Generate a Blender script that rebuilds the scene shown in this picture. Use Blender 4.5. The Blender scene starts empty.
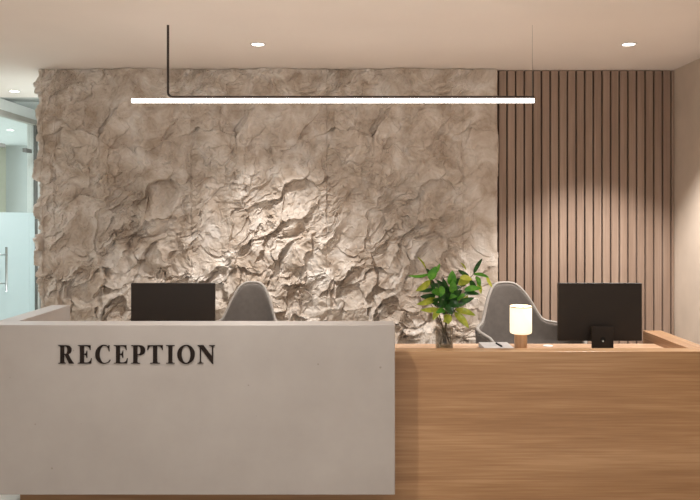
import bpy, bmesh, math, random
import numpy as np
from mathutils import Vector, Matrix, noise
random.seed(7)
PI = math.pi
F = 760.0; VX = 352.0; VY = 217.0; H = 1.65
CEIL = 2.90
scene = bpy.context.scene
C = scene.collection

def P(px, py, D):
    """a point of the place, D metres in front of the camera"""
    return Vector(((px - VX) * D / F, D, H - (py - VY) * D / F))

# ------------------------------------------------------------------ materials
def mat(name):
    m = bpy.data.materials.new(name); m.use_nodes = True
    nt = m.node_tree
    return m, nt, nt.nodes['Principled BSDF']

def simple(name, col, rough=.5, metal=0.0, spec=.5, bump=0, bscale=200, var=0, vscale=8):
    m, nt, b = mat(name)
    b.inputs['Base Color'].default_value = (*col, 1)
    b.inputs['Roughness'].default_value = rough
    b.inputs['Metallic'].default_value = metal
    b.inputs['Specular IOR Level'].default_value = spec
    tc = nt.nodes.new('ShaderNodeTexCoord')
    if var:
        n = nt.nodes.new('ShaderNodeTexNoise'); n.inputs['Scale'].default_value = vscale; n.inputs['Detail'].default_value = 5
        nt.links.new(tc.outputs['Object'], n.inputs['Vector'])
        r = nt.nodes.new('ShaderNodeValToRGB')
        r.color_ramp.elements[0].position = .3; r.color_ramp.elements[1].position = .7
        r.color_ramp.elements[0].color = (*[c * (1 - var) for c in col], 1)
        r.color_ramp.elements[1].color = (*[min(1, c * (1 + var)) for c in col], 1)
        nt.links.new(n.outputs['Fac'], r.inputs['Fac']); nt.links.new(r.outputs['Color'], b.inputs['Base Color'])
    if bump:
        n = nt.nodes.new('ShaderNodeTexNoise'); n.inputs['Scale'].default_value = bscale; n.inputs['Detail'].default_value = 3
        nt.links.new(tc.outputs['Object'], n.inputs['Vector'])
        bp = nt.nodes.new('ShaderNodeBump'); bp.inputs['Strength'].default_value = bump; bp.inputs['Distance'].default_value = .002
        nt.links.new(n.outputs['Fac'], bp.inputs['Height']); nt.links.new(bp.outputs['Normal'], b.inputs['Normal'])
    return m

def emis(name, col, s):
    m, nt, b = mat(name)
    b.inputs['Base Color'].default_value = (*col, 1)
    b.inputs['Emission Color'].default_value = (*col, 1)
    b.inputs['Emission Strength'].default_value = s
    return m

def wood(name, c0, c1, c2, axis='X', rough=.45, scale=1.0):
    m, nt, b = mat(name)
    tc = nt.nodes.new('ShaderNodeTexCoord')
    mp = nt.nodes.new('ShaderNodeMapping')
    s = [9 * scale] * 3; s['XYZ'.index(axis)] = .55 * scale
    mp.inputs['Scale'].default_value = s
    nt.links.new(tc.outputs['Object'], mp.inputs['Vector'])
    n1 = nt.nodes.new('ShaderNodeTexNoise'); n1.inputs['Scale'].default_value = 1.1; n1.inputs['Detail'].default_value = 4; n1.inputs['Distortion'].default_value = .5
    nt.links.new(mp.outputs['Vector'], n1.inputs['Vector'])
    mp2 = nt.nodes.new('ShaderNodeMapping')
    s2 = [90 * scale] * 3; s2['XYZ'.index(axis)] = 2.5 * scale
    mp2.inputs['Scale'].default_value = s2
    nt.links.new(tc.outputs['Object'], mp2.inputs['Vector'])
    n2 = nt.nodes.new('ShaderNodeTexNoise'); n2.inputs['Scale'].default_value = 1.0; n2.inputs['Detail'].default_value = 3
    nt.links.new(mp2.outputs['Vector'], n2.inputs['Vector'])
    mx = nt.nodes.new('ShaderNodeMath'); mx.operation = 'MULTIPLY_ADD'; mx.inputs[1].default_value = .4
    nt.links.new(n2.outputs['Fac'], mx.inputs[0])
    m2 = nt.nodes.new('ShaderNodeMath'); m2.operation = 'MULTIPLY'; m2.inputs[1].default_value = .6
    nt.links.new(n1.outputs['Fac'], m2.inputs[0]); nt.links.new(m2.outputs[0], mx.inputs[2])
    r = nt.nodes.new('ShaderNodeValToRGB')
    e = r.color_ramp.elements
    e[0].position = .39; e[0].color = (*c0, 1)
    e[1].position = .61; e[1].color = (*c2, 1)
    k = e.new(.5); k.color = (*c1, 1)
    nt.links.new(mx.outputs[0], r.inputs['Fac']); nt.links.new(r.outputs['Color'], b.inputs['Base Color'])
    b.inputs['Roughness'].default_value = rough
    bp = nt.nodes.new('ShaderNodeBump'); bp.inputs['Strength'].default_value = .08; bp.inputs['Distance'].default_value = .001
    nt.links.new(n2.outputs['Fac'], bp.inputs['Height']); nt.links.new(bp.outputs['Normal'], b.inputs['Normal'])
    return m

def concrete():
    m, nt, b = mat('warm_grey_concrete')
    tc = nt.nodes.new('ShaderNodeTexCoord')
    n = nt.nodes.new('ShaderNodeTexNoise'); n.inputs['Scale'].default_value = 2.2; n.inputs['Detail'].default_value = 7; n.inputs['Roughness'].default_value = .6
    nt.links.new(tc.outputs['Object'], n.inputs['Vector'])
    r = nt.nodes.new('ShaderNodeValToRGB'); e = r.color_ramp.elements
    e[0].position = .3; e[0].color = (.335, .305, .282, 1); e[1].position = .72; e[1].color = (.385, .355, .332, 1)
    nt.links.new(n.outputs['Fac'], r.inputs['Fac'])
    v = nt.nodes.new('ShaderNodeTexVoronoi'); v.inputs['Scale'].default_value = 6.5
    nt.links.new(tc.outputs['Object'], v.inputs['Vector'])
    r2 = nt.nodes.new('ShaderNodeValToRGB'); e = r2.color_ramp.elements
    e[0].position = .028; e[0].color = (.72, .7, .68, 1); e[1].position = .045; e[1].color = (1, 1, 1, 1)
    nt.links.new(v.outputs['Distance'], r2.inputs['Fac'])
    mx = nt.nodes.new('ShaderNodeMix'); mx.data_type = 'RGBA'; mx.blend_type = 'MULTIPLY'; mx.inputs['Factor'].default_value = 1
    nt.links.new(r.outputs['Color'], mx.inputs['A']); nt.links.new(r2.outputs['Color'], mx.inputs['B'])
    nt.links.new(mx.outputs['Result'], b.inputs['Base Color'])
    b.inputs['Roughness'].default_value = .5
    return m

def stone():
    m, nt, b = mat('rough_beige_rock')
    tc = nt.nodes.new('ShaderNodeTexCoord')
    n = nt.nodes.new('ShaderNodeTexNoise'); n.inputs['Scale'].default_value = 4.5; n.inputs['Detail'].default_value = 8; n.inputs['Roughness'].default_value = .62; n.inputs['Distortion'].default_value = .7
    nt.links.new(tc.outputs['Object'], n.inputs['Vector'])
    r = nt.nodes.new('ShaderNodeValToRGB'); e = r.color_ramp.elements
    e[0].position = .36; e[0].color = (.45, .37, .30, 1)
    e[1].position = .64; e[1].color = (.73, .685, .64, 1)
    k = e.new(.5); k.color = (.60, .53, .465, 1)
    nt.links.new(n.outputs['Fac'], r.inputs['Fac'])
    nt.links.new(r.outputs['Color'], b.inputs['Base Color'])
    n2 = nt.nodes.new('ShaderNodeTexNoise'); n2.inputs['Scale'].default_value = 45; n2.inputs['Detail'].default_value = 6
    nt.links.new(tc.outputs['Object'], n2.inputs['Vector'])
    bp = nt.nodes.new('ShaderNodeBump'); bp.inputs['Strength'].default_value = .35; bp.inputs['Distance'].default_value = .006
    nt.links.new(n2.outputs['Fac'], bp.inputs['Height']); nt.links.new(bp.outputs['Normal'], b.inputs['Normal'])
    b.inputs['Roughness'].default_value = .85
    b.inputs['Specular IOR Level'].default_value = .25
    return m

def thin_glass(name, tint, gloss=.08, fros=0.0, froscol=(.7, .85, .85)):
    m, nt, b = mat(name); nt.nodes.remove(b)
    out = nt.nodes['Material Output']
    t = nt.nodes.new('ShaderNodeBsdfTransparent'); t.inputs['Color'].default_value = (*tint, 1)
    g = nt.nodes.new('ShaderNodeBsdfGlossy'); g.inputs['Roughness'].default_value = .03
    lw = nt.nodes.new('ShaderNodeLayerWeight'); lw.inputs['Blend'].default_value = .5
    pw = nt.nodes.new('ShaderNodeMath'); pw.operation = 'POWER'; pw.inputs[1].default_value = 4
    nt.links.new(lw.outputs['Facing'], pw.inputs[0])
    fr = nt.nodes.new('ShaderNodeMath'); fr.operation = 'MULTIPLY_ADD'; fr.inputs[1].default_value = .45; fr.inputs[2].default_value = gloss*.5
    nt.links.new(pw.outputs[0], fr.inputs[0])
    mx = nt.nodes.new('ShaderNodeMixShader')
    nt.links.new(fr.outputs[0], mx.inputs[0])
    nt.links.new(g.outputs[0], mx.inputs[2])
    if fros:
        d = nt.nodes.new('ShaderNodeBsdfTranslucent'); d.inputs['Color'].default_value = (*froscol, 1)
        d2 = nt.nodes.new('ShaderNodeBsdfDiffuse'); d2.inputs['Color'].default_value = (*froscol, 1)
        a = nt.nodes.new('ShaderNodeMixShader'); a.inputs[0].default_value = .45
        nt.links.new(d.outputs[0], a.inputs[1]); nt.links.new(d2.outputs[0], a.inputs[2])
        q = nt.nodes.new('ShaderNodeMixShader'); q.inputs[0].default_value = fros
        nt.links.new(t.outputs[0], q.inputs[1]); nt.links.new(a.outputs[0], q.inputs[2])
        nt.links.new(q.outputs[0], mx.inputs[1])
    else:
        nt.links.new(t.outputs[0], mx.inputs[1])
    nt.links.new(mx.outputs[0], out.inputs['Surface'])
    return m

def leafmat(name, c0, c1):
    m, nt, b = mat(name)
    tc = nt.nodes.new('ShaderNodeTexCoord')
    n = nt.nodes.new('ShaderNodeTexNoise'); n.inputs['Scale'].default_value = 30
    nt.links.new(tc.outputs['Object'], n.inputs['Vector'])
    r = nt.nodes.new('ShaderNodeValToRGB'); r.color_ramp.elements[0].position = .35; r.color_ramp.elements[1].position = .65
    r.color_ramp.elements[0].color = (*c0, 1); r.color_ramp.elements[1].color = (*c1, 1)
    nt.links.new(n.outputs['Fac'], r.inputs['Fac']); nt.links.new(r.outputs['Color'], b.inputs['Base Color'])
    b.inputs['Roughness'].default_value = .35
    tr = nt.nodes.new('ShaderNodeBsdfTranslucent'); nt.links.new(r.outputs['Color'], tr.inputs['Color'])
    mx = nt.nodes.new('ShaderNodeMixShader'); mx.inputs[0].default_value = .3
    nt.links.new(b.outputs[0], mx.inputs[1]); nt.links.new(tr.outputs[0], mx.inputs[2])
    nt.links.new(mx.outputs[0], nt.nodes['Material Output'].inputs['Surface'])
    return m

M = {}
M['concrete'] = concrete()
M['stone'] = stone()
M['desk_wood'] = wood('honey_oak_veneer', (.295, .155, .068), (.36, .20, .093), (.44, .262, .132), 'X', .32)
M['side_wood'] = wood('honey_oak_veneer_side', (.30, .165, .085), (.36, .21, .115), (.43, .265, .155), 'Y', .25)
M['top_wood'] = wood('pale_oak_worktop', (.46, .29, .18), (.54, .35, .225), (.62, .42, .285), 'X', .25)
M['slat_wood'] = wood('walnut_slat_wood', (.265, .183, .137), (.305, .217, .166), (.355, .26, .203), 'Z', .5)
M['lamp_wood'] = wood('turned_lamp_wood', (.40, .22, .11), (.48, .28, .15), (.56, .35, .2), 'Z', .45, 3)
M['slat_back'] = simple('dark_slat_backing', (.022, .012, .008), .9, var=.1)
M['ceiling'] = simple('cream_ceiling_paint', (.82, .745, .69), .9, var=.02, vscale=1.5)
M['plaster'] = simple('beige_plaster', (.56, .47, .39), .85, var=.06, vscale=4, bump=.2, bscale=60)
M['white_wall'] = simple('white_wall_paint', (.78, .78, .75), .9, var=.02)
M['floor'] = simple('pale_stone_floor', (.66, .60, .53), .35, var=.05, vscale=2)
M['olive'] = simple('olive_column_paint', (.48, .46, .34), .8, var=.05)
M['far'] = simple('grey_green_paint', (.42, .45, .44), .9, var=.03)
M['groove'] = simple('grey_groove_paint', (.50, .50, .48), .9, var=.03)
M['dark_metal'] = simple('dark_bronze_metal', (.035, .022, .016), .45, .3, var=.1)
M['letter'] = simple('dark_bronze_letter', (.010, .005, .003), .5, 0, .2, var=.1)
M['monitor'] = simple('black_monitor_plastic', (.016, .0105, .007), .6, 0, .4, var=.08, vscale=20)
M['screen'] = simple('black_screen_glass', (.01, .01, .012), .1)
M['hole'] = simple('matt_black_rubber', (.004, .004, .004), .9, var=.1)
M['steel'] = simple('brushed_steel', (.45, .45, .44), .35, .9, var=.1, vscale=40)
M['clamp'] = simple('dull_grey_metal', (.16, .155, .14), .5, .4, var=.1)
M['frame'] = simple('taupe_frame_metal', (.36, .33, .29), .5, .2, var=.05)
M['fabric'] = simple('grey_chair_fabric', (.125, .110, .10), .85, 0, .2, bump=.5, bscale=500, var=.08, vscale=30)
M['piping'] = simple('light_grey_piping', (.30, .275, .25), .6, var=.05)
M['black'] = simple('black_base_plastic', (.02, .02, .02), .5, var=.1)
M['white_trim'] = simple('white_enamel', (.85, .84, .82), .4, var=.02)
M['notebook'] = simple('grey_notebook_cover', (.38, .36, .35), .6, var=.04, vscale=30)
M['paper'] = simple('paper_edges', (.75, .72, .66), .9, var=.05)
M['glass'] = thin_glass('clear_glass', (.92, .96, .955))
M['frost'] = thin_glass('frosted_glass_film', (.9, .95, .95), fros=.93, froscol=(.72, .78, .785))
M['vase'] = thin_glass('smoky_vase_glass', (.74, .73, .71))
M['tube'] = emis('white_light_tube', (1, .96, .90), 8.5)
M['lens'] = emis('downlight_lens', (1, .93, .85), 12)
M['shade'] = emis('glowing_opal_glass', (1, .86, .62), .95)
M['shade_rim'] = simple('opal_rim', (.85, .74, .58), .4, var=.03)
M['stem'] = simple('brown_green_stem', (.09, .065, .03), .6, var=.2)
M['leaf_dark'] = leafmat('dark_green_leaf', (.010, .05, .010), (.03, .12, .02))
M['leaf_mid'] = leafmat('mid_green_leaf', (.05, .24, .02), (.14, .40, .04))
M['leaf_light'] = leafmat('yellow_green_leaf', (.26, .34, .03), (.46, .50, .07))
M['leaf_yellow'] = leafmat('yellow_leaf', (.50, .58, .05), (.62, .65, .10))
M['water'] = thin_glass('vase_water', (.8, .82, .78))

# ------------------------------------------------------------------ helpers
def link(name, bm, m, parent=None, smooth=False):
    me = bpy.data.meshes.new(name); bm.normal_update(); bm.to_mesh(me); bm.free()
    me.materials.append(m)
    if smooth:
        me.polygons.foreach_set('use_smooth', [True] * len(me.polygons))
    o = bpy.data.objects.new(name, me); C.objects.link(o)
    if parent: o.parent = parent
    return o

def tag(o, label=None, cat=None, group=None, kind=None):
    if label: o['label'] = label
    if cat: o['category'] = cat
    if group: o['group'] = group
    if kind: o['kind'] = kind
    return o

def empty(name, loc, rz=0, **k):
    o = bpy.data.objects.new(name, None); C.objects.link(o)
    o.empty_display_size = .1
    o.location = loc; o.rotation_euler = (0, 0, rz)
    return tag(o, **k)

def box(bm, x0, x1, y0, y1, z0, z1, bev=0):
    r = bmesh.ops.create_cube(bm, size=1, matrix=Matrix.Translation(((x0+x1)/2, (y0+y1)/2, (z0+z1)/2)) @ Matrix.Diagonal((x1-x0, y1-y0, z1-z0, 1)))
    if bev:
        es = list({e for v in r['verts'] for e in v.link_edges})
        bmesh.ops.bevel(bm, geom=es, offset=bev, segments=2, affect='EDGES', profile=.5)

def bx(name, m, a, parent=None, bev=0, off=(0, 0, 0)):
    bm = bmesh.new(); box(bm, a[0]-off[0], a[1]-off[0], a[2]-off[1], a[3]-off[1], a[4]-off[2], a[5]-off[2], bev)
    return link(name, bm, m, parent)

def struct(name, m, a):
    return tag(bx(name, m, a), kind='structure')

def lathe(bm, prof, n=32, cx=0, cy=0, cz=0, closed=True):
    rings = []
    for r, z in prof:
        rings.append([bm.verts.new((cx + r*math.cos(2*PI*i/n), cy + r*math.sin(2*PI*i/n), cz + z)) for i in range(n)])
    for a, b in zip(rings, rings[1:]):
        for i in range(n):
            bm.faces.new((a[i], a[(i+1) % n], b[(i+1) % n], b[i]))
    if closed:
        bm.faces.new(list(reversed(rings[0]))); bm.faces.new(rings[-1])

def tube(bm, pts, r, n=10):
    pts = [Vector(p) for p in pts]
    if not hasattr(r, '__len__'): r = [r] * len(pts)
    rings = []; up = Vector((0.13, .3, .94)).normalized()
    for i, p in enumerate(pts):
        t = (pts[min(i+1, len(pts)-1)] - pts[max(i-1, 0)]).normalized()
        a = t.cross(up)
        if a.length < .15: a = t.cross(Vector((1, 0, 0)))
        a.normalize(); b = t.cross(a)
        rings.append([bm.verts.new(p + (a*math.cos(2*PI*k/n) + b*math.sin(2*PI*k/n)) * r[i]) for k in range(n)])
    for A, B in zip(rings, rings[1:]):
        for k in range(n):
            bm.faces.new((A[k], A[(k+1) % n], B[(k+1) % n], B[k]))
    bm.faces.new(rings[0]); bm.faces.new(list(reversed(rings[-1])))

def copy_tree(o, parent=None):
    c = o.copy(); C.objects.link(c)
    if parent: c.parent = parent
    for ch in list(o.children): copy_tree(ch, c)
    return c

# ------------------------------------------------------------------ setting
WY = 6.50                       # plane of the back wall
XR = 2.74                       # right wall
XP = -3.70                      # glass partition
XE = -2.60                      # left end of the back wall
struct('floor', M['floor'], (-8, 4, -2.5, 14, -.1, 0))
struct('ceiling', M['ceiling'], (-8, 4, -2.5, 7.95, CEIL, CEIL+.12))
struct('trim_1', M['groove'], (-8, 4, 7.95, 8.28, CEIL+.03, CEIL+.12))
struct('ceiling', M['far'], (-8, 4, 8.28, 14, CEIL, CEIL+.12))
struct('wall_back', M['plaster'], (XE, XR, WY, WY+.2, 0, CEIL))
struct('wall_right', M['plaster'], (XR, XR+.15, 1.2, WY, 0, CEIL))
struct('wall_left', M['white_wall'], (XP-.12, XP, -.5, 7.0, 0, CEIL))
struct('wall_corridor', M['white_wall'], (XP+.02, XE, 9.0, 9.15, 0, CEIL))
struct('wall_bulkhead', M['white_wall'], (XP-.12, XP, 7.0, 9.15, 2.777, CEIL))
struct('wall_corridor_side', M['white_wall'], (XP-.12, XP, 8.94, 13.4, 0, 2.777))
struct('wall_far', M['far'], (-8, XP, 13.4, 13.55, 0, CEIL))
struct('column_far', M['olive'], (-6.9, -6.1, 13.0, 13.4, 0, CEIL))
struct('wall_stub', M['white_wall'], (XE, XE+.15, WY+.2, 9.0, 0, CEIL))

# --- glass partition and door
gp = empty('glass_partition', (XP, 7.6, 0), label='glass partition with a frosted lower half and taupe head frame, left of the rock wall', cat='partition')
o = (XP, 7.6, 0)
bx('head_frame', M['frame'], (XP-.05, XP+.02, 7.0, 8.94, 2.722, 2.777), gp, off=o)
bx('jamb', M['clamp'], (XP-.022, XP+.004, 8.88, 8.94, 0, 2.722), gp, off=o)['label'] = 'vertical end jamb'
bx('glass_pane', M['glass'], (XP-.02, XP-.01, 8.745, 8.88, 0, 2.722), gp, off=o)
bx('glass_pane', M['glass'], (XP-.02, XP-.01, 7.0, 8.74, 2.389, 2.722), gp, off=o)
f = bx('frosted_film', M['frost'], (XP-.008, XP-.005, 8.745, 8.88, 0, 1.70), gp, off=o); f['label'] = 'frosted film on the lower glass'
for y0 in (8.60, 7.93):
    bx('clamp', M['clamp'], (XP-.03, XP+.012, y0, y0+.16, 2.385, 2.43), gp, .004, off=o)
dr = empty('door_1', (XP, 7.9, 0), kind='structure')
o = (XP, 7.9, 0)
bx('door_glass', M['glass'], (XP-.02, XP-.01, 7.80, 8.735, 0.01, 2.383), dr, off=o)
bx('frosted_film', M['frost'], (XP-.008, XP-.005, 7.80, 8.735, 0.01, 1.70), dr, off=o)
bm = bmesh.new()
hx = XP + .08; hy = 7.96
tube(bm, [(hx-XP, hy-7.9, .87), (hx-XP, hy-7.9, 1.335)], .0125, 12)
for z in (.955, 1.255):
    tube(bm, [(-.004, hy-7.9, z), (hx-XP, hy-7.9, z)], .007, 8)
link('door_handle', bm, M['steel'], dr, True)
bx('glass_pane', M['glass'], (XP-.02, XP-.01, 7.0, 7.79, 0, 2.43), gp, off=(XP, 7.6, 0))

# ------------------------------------------------------------------ rock cladding
rng = np.random.default_rng(11)
PER = 1.141
def pnoise(u, v, cell, seed):
    """value noise, periodic in u over PER"""
    nx = max(2, int(round(PER / cell))); cu = PER / nx
    g = np.random.default_rng(seed).random((nx, 256)) * 2 - 1
    a = u / cu; b = v / cell
    i = np.floor(a).astype(int); j = np.floor(b).astype(int)
    fa = a - i; fb = b - j
    fa = fa*fa*fa*(fa*(fa*6-15)+10); fb = fb*fb*fb*(fb*(fb*6-15)+10)
    i0 = i % nx; i1 = (i+1) % nx; j0 = j % 256; j1 = (j+1) % 256
    return (g[i0, j0]*(1-fa)+g[i1, j0]*fa)*(1-fb) + (g[i0, j1]*(1-fa)+g[i1, j1]*fa)*fb
def fbm(u, v, cell, seed, n=4, gain=.5):
    s = 0; a = 1
    for k in range(n):
        s = s + a*pnoise(u, v, cell/2**k, seed+k); a *= gain
    return s
def flakes(u, v, ang, ca, cb, seed, slope, jump, dirn, soft=False):
    """broken stone flakes: long cells along the strata, each a tilted plane that ends in an abrupt lip"""
    c, sn = math.cos(ang), math.sin(ang)
    p = (u*c + v*sn)/ca; q = (-u*sn + v*c)/cb
    R = np.random.default_rng(seed)
    N = 256
    jx = R.random((N, N)); jy = R.random((N, N)); cc = R.random((N, N))*2-1
    gx = R.normal(0, 1, (N, N))*slope; gy = R.normal(0, 1, (N, N))*slope + dirn
    i = np.floor(p).astype(int); j = np.floor(q).astype(int)
    best = np.full(u.shape, 1e9); h = np.zeros(u.shape) if not soft else np.full(u.shape, -1e9)
    for di in (-1, 0, 1):
        for dj in (-1, 0, 1):
            I = (i+di) % N; J = (j+dj) % N
            dp = p - (i+di+jx[I, J]); dq = q - (j+dj+jy[I, J])
            hh = cc[I, J]*jump + gx[I, J]*dp*ca + gy[I, J]*dq*cb
            d = dp*dp + dq*dq
            if soft:
                h = np.maximum(h, hh - d*jump*1.5)
            else:
                w = d < best; h = np.where(w, hh, h); best = np.where(w, d, best)
    return h
def relief0(u, v):
    wu = .06*fbm(u, v, .28, 21, 3) + .016*fbm(u, v, .07, 31, 3)
    wv = .06*fbm(u, v, .28, 41, 3) + .016*fbm(u, v, .07, 51, 3)
    U = u + wu + 3; V = v + wv + 5
    low = np.clip((2.40 - v)/1.2, 0, 1); low = low*low*(3-2*low)
    patch = np.clip(.70 + .8*pnoise(u, v, .30, 77), .10, 1.3)
    patch2 = np.clip(.62 + 1.0*pnoise(u, v, .22, 97), .0, 1.3)
    rough = np.clip(pnoise(u, v, .19, 107)*1.6 - .1, 0, 1)
    big = .032*fbm(U, V*.42, .19, 91, 3, .5) + .5*flakes(U, V, math.radians(66), .62, .26, 3, .10, .030, .0, True)
    med = flakes(U, V, math.radians(50), .34, .19, 5, .20, .011, -.10)
    mid = flakes(U, V, math.radians(34), .20, .10, 8, .24, .011, -.24)
    mid2 = flakes(U, V, math.radians(20), .12, .06, 9, .26, .006, -.24)
    sm = flakes(U, V, math.radians(40), .06, .036, 13, .30, .0025, -.18)
    rid = -np.abs(fbm(U, V, .11, 141, 4, .55))
    h = big + med*(.42+.45*low) + mid*(.34+.72*low)*patch + mid2*(.16+.62*low)*patch2 + sm*(.25+.55*low+.7*rough)*patch2
    return h + .008*fbm(u, v, .12, 61, 5, .55) + .018*rid*(1.0-.1*low) + rough*.010*fbm(U, V, .035, 161, 3, .6)
def relief(u, v):
    """repeats every PER metres, the last stretch blended into the next repeat"""
    h = relief0(u, v); b = .16
    w = np.clip((u - (PER-b))/b, 0, 1); w = w*w*(3-2*w)
    return h*(1-w) + relief0(u-PER, v)*w
def rock():
    step = .0055
    xl, xr = -2.65, 1.232; yf = 6.385; r = .05; yb = WY
    path = []           # (x, y, nx, ny, fade)
    def seg(n, fn):
        for k in range(n): path.append(fn(k/n))
    seg(12, lambda t: (xl, yb + (yf+r-yb)*t, -1, 0))
    seg(14, lambda t: (xl + r - r*math.cos(t*PI/2), yf + r - r*math.sin(t*PI/2), -math.cos(t*PI/2), -math.sin(t*PI/2)))
    n = int((xr-r-(xl+r))/step)
    seg(n, lambda t: (xl+r + (xr-xl-2*r)*t, yf, 0, -1))
    r2 = .03
    seg(10, lambda t: (xr - r + r*math.sin(t*PI/2), yf + r - r*math.cos(t*PI/2), math.sin(t*PI/2), -math.cos(t*PI/2)))
    seg(11, lambda t: (xr, yf + r + (yb-yf-r)*t/0.99, 1, 0))
    A = np.array(path); ns = len(A)
    d = np.hypot(np.diff(A[:, 0]), np.diff(A[:, 1])); s = np.concatenate([[0], np.cumsum(d)])
    nz = int(CEIL/step)
    z = np.linspace(0, CEIL-.004, nz)
    s0 = s + (-2.585 + .117) - (.115 - .05) + .0     # arc position; seams fall where the photo shows them
    Umat, V = np.meshgrid(s0, z, indexing='ij')
    u = np.mod(Umat, PER)
    h = relief(u, V)
    h = h - h.mean()
    seam = np.exp(-(np.minimum(u, PER-u)/.006)**2)*.010
    print('relief', h.std(), h.min(), h.max()); h = .075*np.tanh(h/.075) - seam
    k = np.clip((ns-20-np.arange(ns))/80, 0, 1); h *= (.18+.82*k*k*(3-2*k))[:, None]
    fade = np.clip(s/.05, 0, 1)[:, None]*np.clip((s[-1]-s)/.03, 0, 1)[:, None]
    h = h*fade
    h[:26] += .012
    X = A[:, 0:1] + A[:, 2:3]*h; Y = A[:, 1:2] + A[:, 3:4]*h
    # keep the sheet in front of the wall
    Y = np.minimum(Y, WY)
    co = np.stack([X, Y, V], -1).reshape(-1, 3).astype(np.float32)
    idx = np.arange(ns*nz).reshape(ns, nz)
    q = np.stack([idx[:-1, :-1], idx[1:, :-1], idx[1:, 1:], idx[:-1, 1:]], -1).reshape(-1, 4).astype(np.int32)
    me = bpy.data.meshes.new('rock_cladding')
    me.vertices.add(len(co)); me.vertices.foreach_set('co', co.ravel())
    me.loops.add(q.size); me.loops.foreach_set('vertex_index', q.ravel())
    me.polygons.add(len(q)); me.polygons.foreach_set('loop_start', np.arange(0, q.size, 4, dtype=np.int32))
    me.polygons.foreach_set('use_smooth', np.zeros(len(q), dtype=bool))
    me.update(calc_edges=True); me.validate()
    me.materials.append(M['stone'])
    ob = bpy.data.objects.new('rock_cladding', me); C.objects.link(ob)
    return tag(ob, 'rough-hewn beige rock cladding covering the wall behind the counter', 'wall cladding')
rock()

# ------------------------------------------------------------------ slat cladding
sl = empty('slat_cladding', (1.95, WY, 0), label='brown vertical wood slat cladding between the rock wall and the right wall', cat='wall cladding')
bx('backing', M['slat_back'], (1.245, XR, WY-.015, WY, 0, CEIL-.004), sl, off=(1.95, WY, 0))
bm = bmesh.new()
pitch = .07335; gap = .0130
x = XR - .002 - .022
edges = [(XR-.024, XR-.003)]
xg = (670.9-VX)*6.46/F
while xg > 1.26:
    edges.append((max(1.25, xg - pitch + gap/2), xg - gap/2)); xg -= pitch
for a, b in edges:
    box(bm, a-1.95, b-1.95, -.045, -.014, 0, CEIL-.004, .0015)
link('slats', bm, M['slat_wood'], sl)

# ------------------------------------------------------------------ wooden counter
T0, T1 = 4.35, 4.467
ZL, ZW = .8795, .822
wc = empty('wooden_counter', (0.1, 4.35, 0), label='honey-coloured wooden reception counter with a raised front ledge, right of the concrete block', cat='counter')
o = (0.1, 4.35, 0)
bx('front_panel', M['desk_wood'], (-1.90, 2.10, T0, T1, 0, ZL), wc, .002, off=o)
bx('side_panel', M['side_wood'], (1.975, 2.10, T1, 5.16, 0, ZL), wc, .002, off=o)
bx('side_panel', M['side_wood'], (-1.90, -1.80, T1, 5.0, 0, .79), wc, .002, off=o)
bx('worktop', M['top_wood'], (-1.895, 1.975, T1, 4.97, ZW-.03, ZW), wc, .002, off=o)

# ------------------------------------------------------------------ concrete counter
cc = empty('concrete_counter', (-.9, 4.18, .121), label='grey concrete counter block with lettering on its front, floating above the floor at left', cat='counter')
o = (-.9, 4.18, .121)
bx('front_panel', M['concrete'], (-2.045, .2365, 4.18, 4.345, .121, 1.056), cc, .004, off=o)
bx('side_panel', M['concrete'], (-2.025, -1.902, 4.345, 5.13, .121, 1.056), cc, .004, off=o)

# ------------------------------------------------------------------ lettering
def ell(cx, cy, rx, ry, a0, a1, n=24):
    return [(cx + rx*math.cos(math.radians(a0+(a1-a0)*i/n)), cy + ry*math.sin(math.radians(a0+(a1-a0)*i/n))) for i in range(n+1)]
def superb(cx, cy, rx, ry, a0, a1, n=20, p=.9):
    out = []
    for i in range(n+1):
        a = math.radians(a0+(a1-a0)*i/n); c, s = math.cos(a), math.sin(a)
        out.append((cx+rx*math.copysign(abs(c)**p, c), cy+ry*math.copysign(abs(s)**p, s)))
    return out
def serifstem_bottom(l, r, a, b):      # from right to left along the foot of a stem between l and r, serif a..b
    return [(r, 70), (r+8, 40), (r+30, 26), (b, 20), (b, 0), (a, 0), (a, 20), (l-30, 26), (l-8, 40), (l, 70)]
G = {}
G['I'] = (389, [serifstem_bottom(118, 272, 20, 370) + [(118, 606), (110, 636), (88, 650), (20, 656), (20, 676), (370, 676), (370, 656), (302, 650), (280, 636), (272, 606)]])
G['T'] = (667, [serifstem_bottom(257, 411, 150, 518) + [(257, 636), (200, 636), (140, 622), (95, 580), (70, 500), (44, 500), (50, 676), (618, 676), (624, 500), (598, 500), (573, 580), (528, 622), (468, 636), (411, 636)]])
G['E'] = (667, [[(16, 0), (622, 0), (650, 200), (622, 200), (590, 120), (530, 62), (450, 38), (330, 36), (300, 46), (295, 70), (295, 322), (350, 320), (395, 290), (418, 210), (442, 210), (442, 480), (418, 480), (395, 400), (350, 366), (295, 364), (295, 640), (410, 640), (500, 620), (548, 570), (570, 500), (598, 500), (590, 676), (16, 676), (16, 656), (80, 650), (108, 636), (120, 606), (120, 70), (108, 40), (80, 26), (16, 20)]])
G['P'] = (611, [serifstem_bottom(110, 280, 16, 385)[0:10] + [(110, 606), (98, 636), (75, 650), (16, 656), (16, 676), (340, 676)] + superb(350, 490, 246, 186, 85, -85) + [(330, 304), (280, 304)],
                [(280, 344), (320, 344)] + superb(320, 491, 90, 147, -90, 90, 16) + [(280, 638)]])
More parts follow.
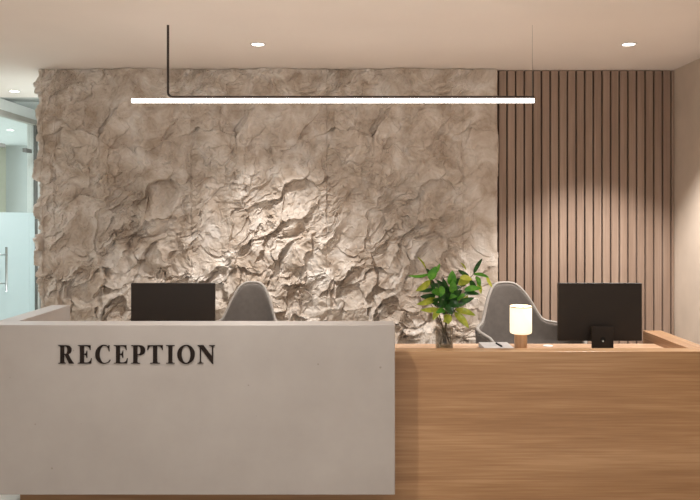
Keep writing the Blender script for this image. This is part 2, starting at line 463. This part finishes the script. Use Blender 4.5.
G['R'] = (722, [serifstem_bottom(110, 280, 16, 360)[0:10] + [(110, 606), (98, 636), (75, 650), (16, 656), (16, 676), (350, 676)] + superb(370, 500, 240, 176, 85, -70) + [(470, 320), (640, 80), (680, 36), (715, 20), (715, 0), (500, 0), (310, 322), (280, 322)],
                [(280, 358), (330, 358)] + superb(335, 498, 90, 140, -90, 90, 16) + [(280, 638)]])
G['O'] = (778, [ell(389, 338, 354, 352, 0, 360, 44)[:-1], list(reversed(ell(389, 338, 178, 316, 0, 360, 40)[:-1]))])
G['C'] = (722, [[(640, 676)] + [(615, 676), (600, 640), (570, 640)] + superb(400, 338, 362, 352, 62, 298, 40, 1) + [(640, 40), (690, 120), (668, 140), (610, 75), (520, 36)] + superb(430, 338, 205, 318, 270, 90, 34, 1) + [(520, 640), (590, 570), (625, 450), (652, 450), (645, 676)]])
G['N'] = (722, [[(16, 0), (250, 0), (250, 20), (190, 30), (160, 60), (156, 120), (156, 540), (600, -16), (632, -16), (632, 560), (636, 616), (660, 646), (706, 656), (706, 676), (470, 676), (470, 656), (540, 646), (574, 616), (580, 560), (580, 265), (250, 676), (16, 676), (16, 656), (60, 645), (108, 596), (108, 120), (100, 60), (76, 30), (16, 20)]])
sign = empty('reception_lettering', P(137, 363.4, 4.18), label='dark raised serif letters reading RECEPTION on the concrete counter front', cat='lettering')
spans = [('R', 58.6, 74), ('E', 78.0, 92), ('C', 95.5, 110.6), ('E', 114, 127.9), ('P', 131.2, 145.3), ('T', 147.6, 163), ('I', 166.2, 174.8), ('O', 177.4, 195), ('N', 197.6, 215.2)]
for ch, a, b in spans:
    w, cont = G[ch]
    xs = [p[0] for c in cont for p in c]; x0, x1 = min(xs), max(xs)
    cu = bpy.data.curves.new('letter', 'CURVE'); cu.dimensions = '2D'; cu.fill_mode = 'BOTH'; cu.extrude = .003
    for c in cont:
        s = cu.splines.new('POLY'); s.points.add(len(c)-1); s.use_cyclic_u = True
        for k, (px, py) in enumerate(c):
            s.points[k].co = ((a + (b-a)*(px-x0)/(x1-x0) - 137)*4.18/F, py/676*18.3*4.18/F, 0, 1)
    tmp = bpy.data.objects.new('tmp', cu)
    C.objects.link(tmp)
    dg = bpy.context.evaluated_depsgraph_get(); dg.update()
    me = bpy.data.meshes.new_from_object(tmp.evaluated_get(dg))
    bpy.data.objects.remove(tmp)
    me.transform(Matrix.Translation((0, -.003, 0)) @ Matrix.Rotation(PI/2, 4, 'X'))
    me.materials.clear(); me.materials.append(M['letter'])
    ob = bpy.data.objects.new('letter', me); C.objects.link(ob); ob.parent = sign

# ------------------------------------------------------------------ monitors
def make_monitor(cx, label):
    # back of the monitor turned to the camera; base on the worktop
    root = empty('computer_monitor', (cx, 4.68, ZW), label=label, cat='monitor', group=None)
    bm = bmesh.new(); box(bm, -.258, .258, -.012, .014, .066, .422, .004)
    link('housing', bm, M['monitor'], root)
    bx('screen', M['screen'], (-.25, .25, .0135, .016, .088, .414), root)
    bm = bmesh.new(); box(bm, -.066, .066, -.062, -.050, 0, .163, .003); box(bm, -.062, .062, -.052, -.014, .118, .158, .003)
    nk = link('stand', bm, M['monitor'], root)
    bm = bmesh.new(); lathe(bm, [(.0001, 0), (.017, 0), (.017, .0012), (.0001, .0012)], 20)
    bmesh.ops.transform(bm, matrix=Matrix.Translation((0, -.062, .082)) @ Matrix.Rotation(PI/2, 4, 'X'), verts=bm.verts)
    link('cable_hole', bm, M['hole'], nk)
    bm = bmesh.new(); tube(bm, [(0, -.066, .074), (0, -.058, .075)], .0055, 10)  # pale dot put in for the light seen through the hole
    link('lit_hole_spot', bm, M['white_trim'], nk, True)
    bx('foot', M['monitor'], (-.095, .095, -.062, .05, 0, .008), root, .003)
    return root
mr = make_monitor((600.3-VX)*4.665/F, 'black computer monitor seen from behind, right of the small glowing lamp')
ml = copy_tree(mr); ml.location.x = (172.7-VX)*4.665/F
ml['label'] = 'black computer monitor seen from behind, over the concrete counter block'
mr['group'] = ml['group'] = 'computer monitors on the reception counter'

# ------------------------------------------------------------------ chairs
def make_chair():
    root = empty('office_chair', (0, 0, 0))
    tab = [(0, 1.140), (7, 1.139), (12, 1.133), (16, 1.120), (20, 1.098), (25, 1.056), (30, .998), (34, .935), (37, .885), (40, .860), (46, .848), (60, .838), (75, .832), (90, .822), (105, .80), (116, .74), (124, .66)]
    def top(th):
        th = abs(th)
        for (a, ha), (b, hb) in zip(tab, tab[1:]):
            if th <= b:
                t = (th-a)/(b-a); return ha + (hb-ha)*t
        return tab[-1][1]
    bm = bmesh.new(); n = 64; mrow = 16; grid = []
    rim = []
    for i in range(n+1):
        th = -124 + 248*i/n; T = top(th); a = math.radians(th); col = []
        for j in range(mrow+1):
            t = j/mrow
            z = .50 + (T-.50)*t
            k = .62 + .38*math.sin(min(1, (z-.50)/.22)*PI/2)      # shell draws in under the seat
            lean = max(0, z-.62)*.16*max(0, math.cos(a))
            x = .315*k*math.sin(a)*(1 + .04*t); y = .27*k*math.cos(a) + lean
            if z > .86: x *= 1 - .10*(z-.86)/.28
            col.append(bm.verts.new((x, y, z)))
            if j == mrow: rim.append(Vector((x, y, z)))
        grid.append(col)
    for i in range(n):
        for j in range(mrow):
            bm.faces.new((grid[i][j], grid[i+1][j], grid[i+1][j+1], grid[i][j+1]))
    sh = link('backrest', bm, M['fabric'], root, True)
    md = sh.modifiers.new('s', 'SOLIDIFY'); md.thickness = .032; md.offset = 0
    sb = sh.modifiers.new('u', 'SUBSURF'); sb.levels = sb.render_levels = 1
    bm = bmesh.new(); tube(bm, [p + Vector((0, 0, .004)) for p in rim], .0105, 10)
    p = link('piping', bm, M['piping'], sh, True); p['label'] = 'pale grey edge piping'
    bm = bmesh.new(); lathe(bm, [(.0001, .48), (.2, .48), (.245, .50), (.262, .535), (.25, .575), (.20, .595), (.0001, .60)], 40)
    for v in bm.verts: v.co.y = v.co.y*.96 - .02
    link('seat', bm, M['fabric'], root, True)
    bm = bmesh.new(); lathe(bm, [(.03, .07), (.03, .25), (.02, .25), (.02, .44), (.09, .46), (.09, .482)], 20)
    link('gas_lift', bm, M['black'], root, True)
    for k in range(5):
        a = 2*PI*k/5
        bm = bmesh.new()
        tube(bm, [(.025*math.cos(a), .025*math.sin(a), .10), (.16*math.cos(a), .16*math.sin(a), .09), (.30*math.cos(a), .30*math.sin(a), .068)], [.022, .018, .014], 10)
        lg = link('base_leg', bm, M['black'], root, True)
        bm = bmesh.new()
        lathe(bm, [(.0001, -.018), (.024, -.018), (.027, -.012), (.027, .012), (.024, .018), (.0001, .018)], 18)
        bmesh.ops.transform(bm, matrix=Matrix.Translation((.30*math.cos(a), .30*math.sin(a), .027)) @ Matrix.Rotation(a, 4, 'Z') @ Matrix.Rotation(PI/2, 4, 'X'), verts=bm.verts)
        link('castor', bm, M['black'], lg, True)
    return root
c1 = make_chair()
c1.location = ((529-VX)*5.6/F, 5.50, 0.0); c1.rotation_euler.z = math.radians(20); c1.scale = (1.24, 1.1, 1)
c2 = copy_tree(c1); c2.location = ((243-VX)*5.7/F, 5.55, 0); c2.scale = (1, 1, 1); c2.rotation_euler.z = math.radians(-8)
tag(c1, 'grey upholstered shell office chair between the potted foliage and the right monitor', 'chair', 'grey shell chairs behind the counter')
tag(c2, 'grey upholstered shell office chair beside the left monitor, against the rock wall', 'chair', 'grey shell chairs behind the counter')
c1['label'] = 'grey upholstered shell office chair behind the small glowing lamp'

# ------------------------------------------------------------------ pendant
DP = 4.948
x0, x1 = (132-VX)*DP/F, (534-VX)*DP/F
zt = H + (VY-98)*DP/F; zb = H + (VY-103.5)*DP/F
pl = empty('pendant_light', (0, DP, CEIL), label='long glowing white linear pendant lamp hung from a dark bent rod', cat='pendant lamp')
bm = bmesh.new()
tube(bm, [(x0, 0, (zt+zb)/2-CEIL), (x1, 0, (zt+zb)/2-CEIL)], (zt-zb)*.38, 20)
link('light_tube', bm, M['tube'], pl, True)
bm = bmesh.new()
xr_ = (168-VX)*DP/F; zr = zt + .006 - CEIL; R_ = .03
pts = [(xr_, 0, -.001), (xr_, 0, zr+R_)] + [(xr_+R_-R_*math.cos(a), 0, zr+R_-R_*math.sin(a)) for a in (PI/8, PI/4, 3*PI/8)] + [(xr_+R_, 0, zr), (x1, 0, zr)]
tube(bm, pts, .0078, 12)
link('rod', bm, M['dark_metal'], pl, True)['label'] = 'dark bent rod that holds the tube'
bm = bmesh.new(); tube(bm, [(x1-.01, 0, zr), (x1-.01, 0, 0)], .0010, 6)
link('cable', bm, M['piping'], pl, True)['label'] = 'thin pale support wire'

# ------------------------------------------------------------------ downlights
DL = empty('downlight', (0, 0, CEIL))
bm = bmesh.new(); lathe(bm, [(.042, -.001), (.044, -.006), (.054, -.006), (.057, 0), (.042, 0)], 36, closed=False)
link('trim_ring', bm, M['white_trim'], DL, True)
bm = bmesh.new(); lathe(bm, [(.0001, -.003), (.043, -.003), (.043, 0), (.0001, 0)], 32)
link('lens', bm, M['lens'], DL)
def spot(x, y, e, ang=95, blend=.5, col=(1, .955, .905), r=.035):
    l = bpy.data.lights.new('downlight_lamp', 'SPOT'); l.energy = e; l.spot_size = math.radians(ang); l.spot_blend = blend
    l.color = col; l.shadow_soft_size = r
    ob = bpy.data.objects.new('downlight_lamp', l); C.objects.link(ob); ob.location = (x, y, CEIL-.012)
G_ = 'recessed ceiling downlights'
spots = [(-.68, 5.49, 260, 'round recessed downlight in the ceiling before the rock wall', 102, .8),
         (2.0, 5.49, 400, 'round recessed downlight in the ceiling before the wood slats', 95, .55),
         (-3.35, 7.54, 150, 'round recessed downlight in the corridor ceiling left of the rock wall', 172, .8),
         (-4.9, 10.9, 90, 'round recessed downlight in the room behind the glass partition', 140, .8)]
for i, (x, y, e, lab, ang, bl) in enumerate(spots):
    d = DL if i == 0 else copy_tree(DL)
    d.location = (x, y, CEIL)
    tag(d, lab, 'downlight', G_)
    cool = (1, .955, .905) if i < 2 else (.9, .97, 1)
    spot(x, y, e, ang, bl, cool)
# unseen lamps on the same grid; rows nearest the camera added to brighten the ceiling
for x, y, e in ((-3.35, 5.49, 40), (-.68, 3.1, 190), (2.0, 3.1, 75), (-3.35, 3.1, 15), (-.68, 1.0, 90), (2.0, 1.0, 110), (-3.35, 1.0, 70), (-.68, -1.1, 160), (2.0, -1.1, 160), (-3.35, -1.1, 160)):
    spot(x, y, e, 112, .6)

# ------------------------------------------------------------------ table lamp
DLm = 4.60
lp = P(520.8, 347, DLm)
tl = empty('table_lamp', (lp.x, DLm, ZW), label='small glowing table lamp with opal cylinder shade on a wooden base', cat='lamp')
zz = lambda py: H - (py-VY)*DLm/F - ZW
bm = bmesh.new(); rb = .038
zb1 = zz(333.5); 
lathe(bm, [(.0001, 0), (rb-.002, 0), (rb, .003), (rb, zb1-.004), (rb-.003, zb1), (.0001, zb1)], 32)
link('base', bm, M['lamp_wood'], tl, True)
bm = bmesh.new(); rs = .0655; zs1 = zz(306)
lathe(bm, [(.0001, zb1), (rs-.012, zb1), (rs-.003, zb1+.004), (rs, zb1+.014), (rs, zs1-.006), (rs-.001, zs1-.006)], 40, closed=False)
sh = link('lamp_shade', bm, M['shade'], tl, True)
bm = bmesh.new(); lathe(bm, [(rs+.0005, zs1-.007), (rs+.0015, zs1-.001), (rs-.003, zs1+.001), (rs-.007, zs1-.001), (rs-.006, zs1-.03)], 40, closed=False)
link('rim', bm, M['shade_rim'], sh, True)
l = bpy.data.lights.new('lamp_bulb', 'POINT'); l.energy = 2.2; l.color = (1, .8, .55); l.shadow_soft_size = .03
lo = bpy.data.objects.new('lamp_bulb', l); C.objects.link(lo); lo.location = (lp.x, DLm, ZW+zs1+.03)

# ------------------------------------------------------------------ notebook, pen, grommet
nb = empty('notebook', (.86, 4.75, ZW), label='closed grey notebook lying on the wooden worktop by the lamp', cat='notebook')
zn = .028
y0, y1 = 4.58, 4.86
def nx_(px, D): return (px-VX)*D/F
bm = bmesh.new(); xa, xb = nx_(478.5, 4.86), nx_(507, 4.86)
box(bm, xa-.86, xb-.86, y0-4.75, y1-4.75, zn-.003, zn, .001); box(bm, xa-.86, xb-.86, y0-4.75, y1-4.75, 0, .003, .001); box(bm, xa-.86, xa-.86+.003, y0-4.75, y1-4.75, 0.001, zn-.001)
link('cover', bm, M['notebook'], nb)
bx('pages', M['paper'], (xa+.004, xb-.004, y0+.004, y1-.004, .003, zn-.003), nb, off=(.86, 4.75, 0))
bm = bmesh.new(); pa = Vector((nx_(496.0, 4.80), 4.80, ZW+zn+.005)); pb = Vector((nx_(502.5, 4.66), 4.67, ZW+zn+.005))
c = (pa+pb)/2
tube(bm, [pa-c, (pa-c)*.9, (pb-c)*.8, pb-c], [.003, .0055, .0055, .002], 10)
pen = link('pen', bm, M['hole'], None, True); pen.location = c
tag(pen, 'black pen lying on the grey notebook', 'pen')
bm = bmesh.new(); lathe(bm, [(.0001, 0), (.032, 0), (.032, .002), (.028, .004), (.0001, .004)], 28)
gr = link('cable_grommet', bm, M['white_trim'], None, True); gr.location = (nx_(548, 4.88), 4.88, ZW)
tag(gr, 'small round white cable grommet set in the worktop between lamp and monitor', 'grommet')

# ------------------------------------------------------------------ vase and foliage
DV = 4.60
vx = nx_(444.3, DV)
vh = H - (326.3-VY)*DV/F - ZW
va = empty('glass_vase', (vx, DV, ZW), label='smoky clear glass cylinder vase on the counter by the concrete block', cat='vase')
bm = bmesh.new(); rv = .053
lathe(bm, [(.0001, 0), (rv-.002, 0), (rv, .003), (rv, vh), (rv-.003, vh), (rv-.003, .012), (.0001, .012)], 40, closed=False)
link('vase_body', bm, M['vase'], va, True)
bm = bmesh.new(); lathe(bm, [(.0001, .013), (rv-.004, .013), (rv-.004, .055), (.0001, .055)], 32, closed=False)
link('water', bm, M['water'], va, True)['label'] = 'water in the bottom of the vase'
fo = empty('leafy_branches', (vx, DV, ZW+.014), label='leafy green branches with yellow-green leaves standing in the glass vase', cat='foliage')
org = Vector((vx, DV, ZW+.014))
def Q(cx, cy, dd=0):            # crop coordinates (5 px per photo px, origin 400,250)
    return P(400+cx/5, 250+cy/5, DV+dd) - org
stems = [[(252, 472, .02), (232, 420, .01), (212, 378, 0), (195, 320, -.01), (175, 250, -.02), (158, 160, -.02), (150, 110, -.02)],
         [(200, 468, -.02), (222, 400, 0), (238, 350, .02), (262, 260, .03), (310, 180, .03), (370, 118, .02), (380, 100, .02)],
         [(225, 470, .02), (226, 400, .0), (232, 300, .0), (245, 210, -.01), (255, 150, -.01)],
         [(215, 465, -.01), (235, 360, -.02), (275, 300, -.04), (300, 250, -.05), (360, 200, -.05)],
         [(158, 160, -.02), (140, 120, -.01), (131, 95, 0), (118, 60, 0)],
         [(235, 470, .03), (215, 390, .03), (180, 320, .05), (150, 260, .06)]]
for s in stems:
    bm = bmesh.new()
    pts = [Q(*p) for p in s]
    pts = [p if p.z > 0 else Vector((p.x, p.y, .002)) for p in pts]
    tube(bm, pts, [.0042 - .0026*i/(len(pts)-1) for i in range(len(pts))], 8)
    link('stem', bm, M['stem'], fo, True)
LB = {k: bmesh.new() for k in ('leaf_dark', 'leaf_mid', 'leaf_light', 'leaf_yellow')}
def leaf(a, b, w, kind, roll=0.0, bend=.15, fold=.25):
    bm = LB[kind]; d = b-a; L = d.length; t = d.normalized()
    view = Vector((0, -1, .25)).normalized()
    side = t.cross(view); side.normalize()
    nrm = side.cross(t)
    rot = Matrix.Rotation(roll, 3, t); side = rot @ side; nrm = rot @ nrm
    n = 9; rows = []
    for i in range(n+1):
        s = i/n
        wd = w*(math.sin(PI*s**.85)**.75 if 0 < s < 1 else 0)*.5 + .0006
        c = a + d*s + nrm*(bend*L*math.sin(PI*s)*.6)
        rows.append([bm.verts.new(c - side*wd + nrm*wd*fold), bm.verts.new(c - side*wd*.5 + nrm*wd*fold*.35), bm.verts.new(c),
                     bm.verts.new(c + side*wd*.5 + nrm*wd*fold*.35), bm.verts.new(c + side*wd + nrm*wd*fold)])
    for A, B in zip(rows, rows[1:]):
        for k in range(4): bm.faces.new((A[k], A[k+1], B[k+1], B[k]))
D_, M_, Lt, Yl = 'leaf_dark', 'leaf_mid', 'leaf_light', 'leaf_yellow'
leaves = [  # base, tip, width in crop px, kind, depth base, depth tip, roll
 (131, 98, 85, 33, 12, Lt, 0, 0, .6), (150, 118, 40, 128, 20, M_, -.02, -.05, .9), (160, 125, 200, 66, 24, M_, -.02, 0, .7),
 (148, 150, 182, 82, 42, M_, -.03, -.06, .1), (152, 152, 78, 205, 34, Lt, -.02, -.07, .5), (255, 178, 262, 102, 44, M_, -.04, -.07, 0),
 (262, 215, 262, 150, 40, M_, -.05, -.08, .2), (175, 195, 82, 202, 20, D_, -.02, -.04, .5), (178, 228, 100, 232, 30, D_, -.02, -.06, .4),
 (180, 240, 82, 272, 32, Lt, -.02, -.08, .4), (190, 295, 102, 300, 26, Lt, -.01, -.08, .3), (198, 290, 165, 352, 32, Lt, -.02, -.07, .2),
 (345, 140, 290, 175, 46, Lt, -.02, -.06, .1), (300, 135, 362, 150, 30, Yl, -.04, -.07, .2), (368, 118, 412, 42, 20, D_, .02, .03, .3),
 (366, 120, 445, 138, 22, M_, .02, -.02, .4), (432, 128, 462, 188, 16, Yl, 0, -.01, .5), (380, 130, 400, 185, 26, M_, 0, -.03, .3),
 (320, 200, 408, 192, 32, M_, -.04, -.08, .3), (318, 215, 398, 222, 26, D_, -.03, -.08, .3), (345, 130, 290, 100, 20, D_, .03, .05, .4),
 (330, 100, 302, 62, 11, Lt, .03, .03, .5), (275, 298, 378, 328, 34, Lt, -.03, -.09, .3), (272, 310, 345, 392, 36, Lt, -.03, -.09, .1),
 (232, 320, 242, 372, 40, Lt, -.03, -.08, .1), (260, 335, 215, 358, 34, Lt, -.03, -.06, .2), (290, 262, 372, 238, 28, D_, -.03, -.07, .3), (300, 270, 340, 225, 28, Lt, 0, -.03, .5),
 (230, 270, 262, 325, 42, D_, -.04, -.09, .1), (205, 215, 160, 200, 36, M_, -.03, -.07, .3), (215, 205, 185, 150, 34, D_, 0, -.05, .3),
 (235, 200, 215, 140, 26, D_, 0, -.03, .4), (245, 260, 300, 285, 36, D_, -.04, -.08, .2), (235, 250, 190, 275, 36, D_, -.02, -.08, .2),
 (262, 230, 310, 200, 36, D_, -.02, -.08, .2), (150, 145, 170, 205, 28, D_, .0, -.03, .3), (190, 260, 150, 262, 26, D_, 0, -.05, .3),
 (385, 160, 405, 220, 24, Lt, -.02, -.03, .4), (210, 180, 200, 235, 34, M_, -.06, -.1, .3), (225, 300, 180, 315, 28, M_, -.04, -.09, .3),
 (150, 120, 128, 92, 16, D_, 0, .02, .4), (300, 180, 330, 150, 30, D_, .02, .0, .4), (350, 150, 385, 200, 26, D_, 0, -.02, .4)]
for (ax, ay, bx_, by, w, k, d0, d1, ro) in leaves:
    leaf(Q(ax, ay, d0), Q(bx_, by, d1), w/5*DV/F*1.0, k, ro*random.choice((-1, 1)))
for i in range(46):            # inner leaves
    a = random.uniform(0, 2*PI); r = random.uniform(10, 55)
    ax, ay = 240 + r*math.cos(a)*.9, 235 + r*math.sin(a)
    b = random.uniform(0, 2*PI); L = random.uniform(45, 75)
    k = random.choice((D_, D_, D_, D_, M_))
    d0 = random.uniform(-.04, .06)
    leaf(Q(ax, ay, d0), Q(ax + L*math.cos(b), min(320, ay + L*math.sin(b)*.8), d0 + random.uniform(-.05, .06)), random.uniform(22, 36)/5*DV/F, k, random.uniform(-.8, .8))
for k, nm in ((D_, 'dark_leaves'), (M_, 'green_leaves'), (Lt, 'yellow_green_leaves'), (Yl, 'yellow_leaves')):
    link(nm, LB[k], M[k], fo, True)

# ------------------------------------------------------------------ light
w = bpy.data.worlds.new('world'); scene.world = w; w.use_nodes = True
bg = w.node_tree.nodes['Background']; bg.inputs['Color'].default_value = (1, .965, .94, 1); bg.inputs['Strength'].default_value = .85
def area(name, loc, rot, sx, sy, e, col):
    l = bpy.data.lights.new(name, 'AREA'); l.shape = 'RECTANGLE'; l.size = sx; l.size_y = sy; l.energy = e; l.color = col
    ob = bpy.data.objects.new(name, l); C.objects.link(ob); ob.location = loc; ob.rotation_euler = rot
area('fill_far_room', (-7.9, 10.5, 1.5), (0, -PI/2, 0), 2.4, 5, 300, (.88, .97, 1))  # added unseen light that brightens the room behind the glass

# ------------------------------------------------------------------ camera
cam = bpy.data.cameras.new('camera'); co_ = bpy.data.objects.new('camera', cam); C.objects.link(co_)
cam.sensor_width = 36; cam.lens = F/700*36
cam.shift_x = (350-VX)/700; cam.shift_y = -(250-VY)/700
co_.location = (0, 0, H); co_.rotation_euler = (PI/2, 0, 0)
cam.clip_start = .05
scene.camera = co_
vs = scene.view_settings
vs.view_transform = 'Standard'; vs.look = 'None'; vs.gamma = 1; vs.use_curve_mapping = False; vs.exposure = 0
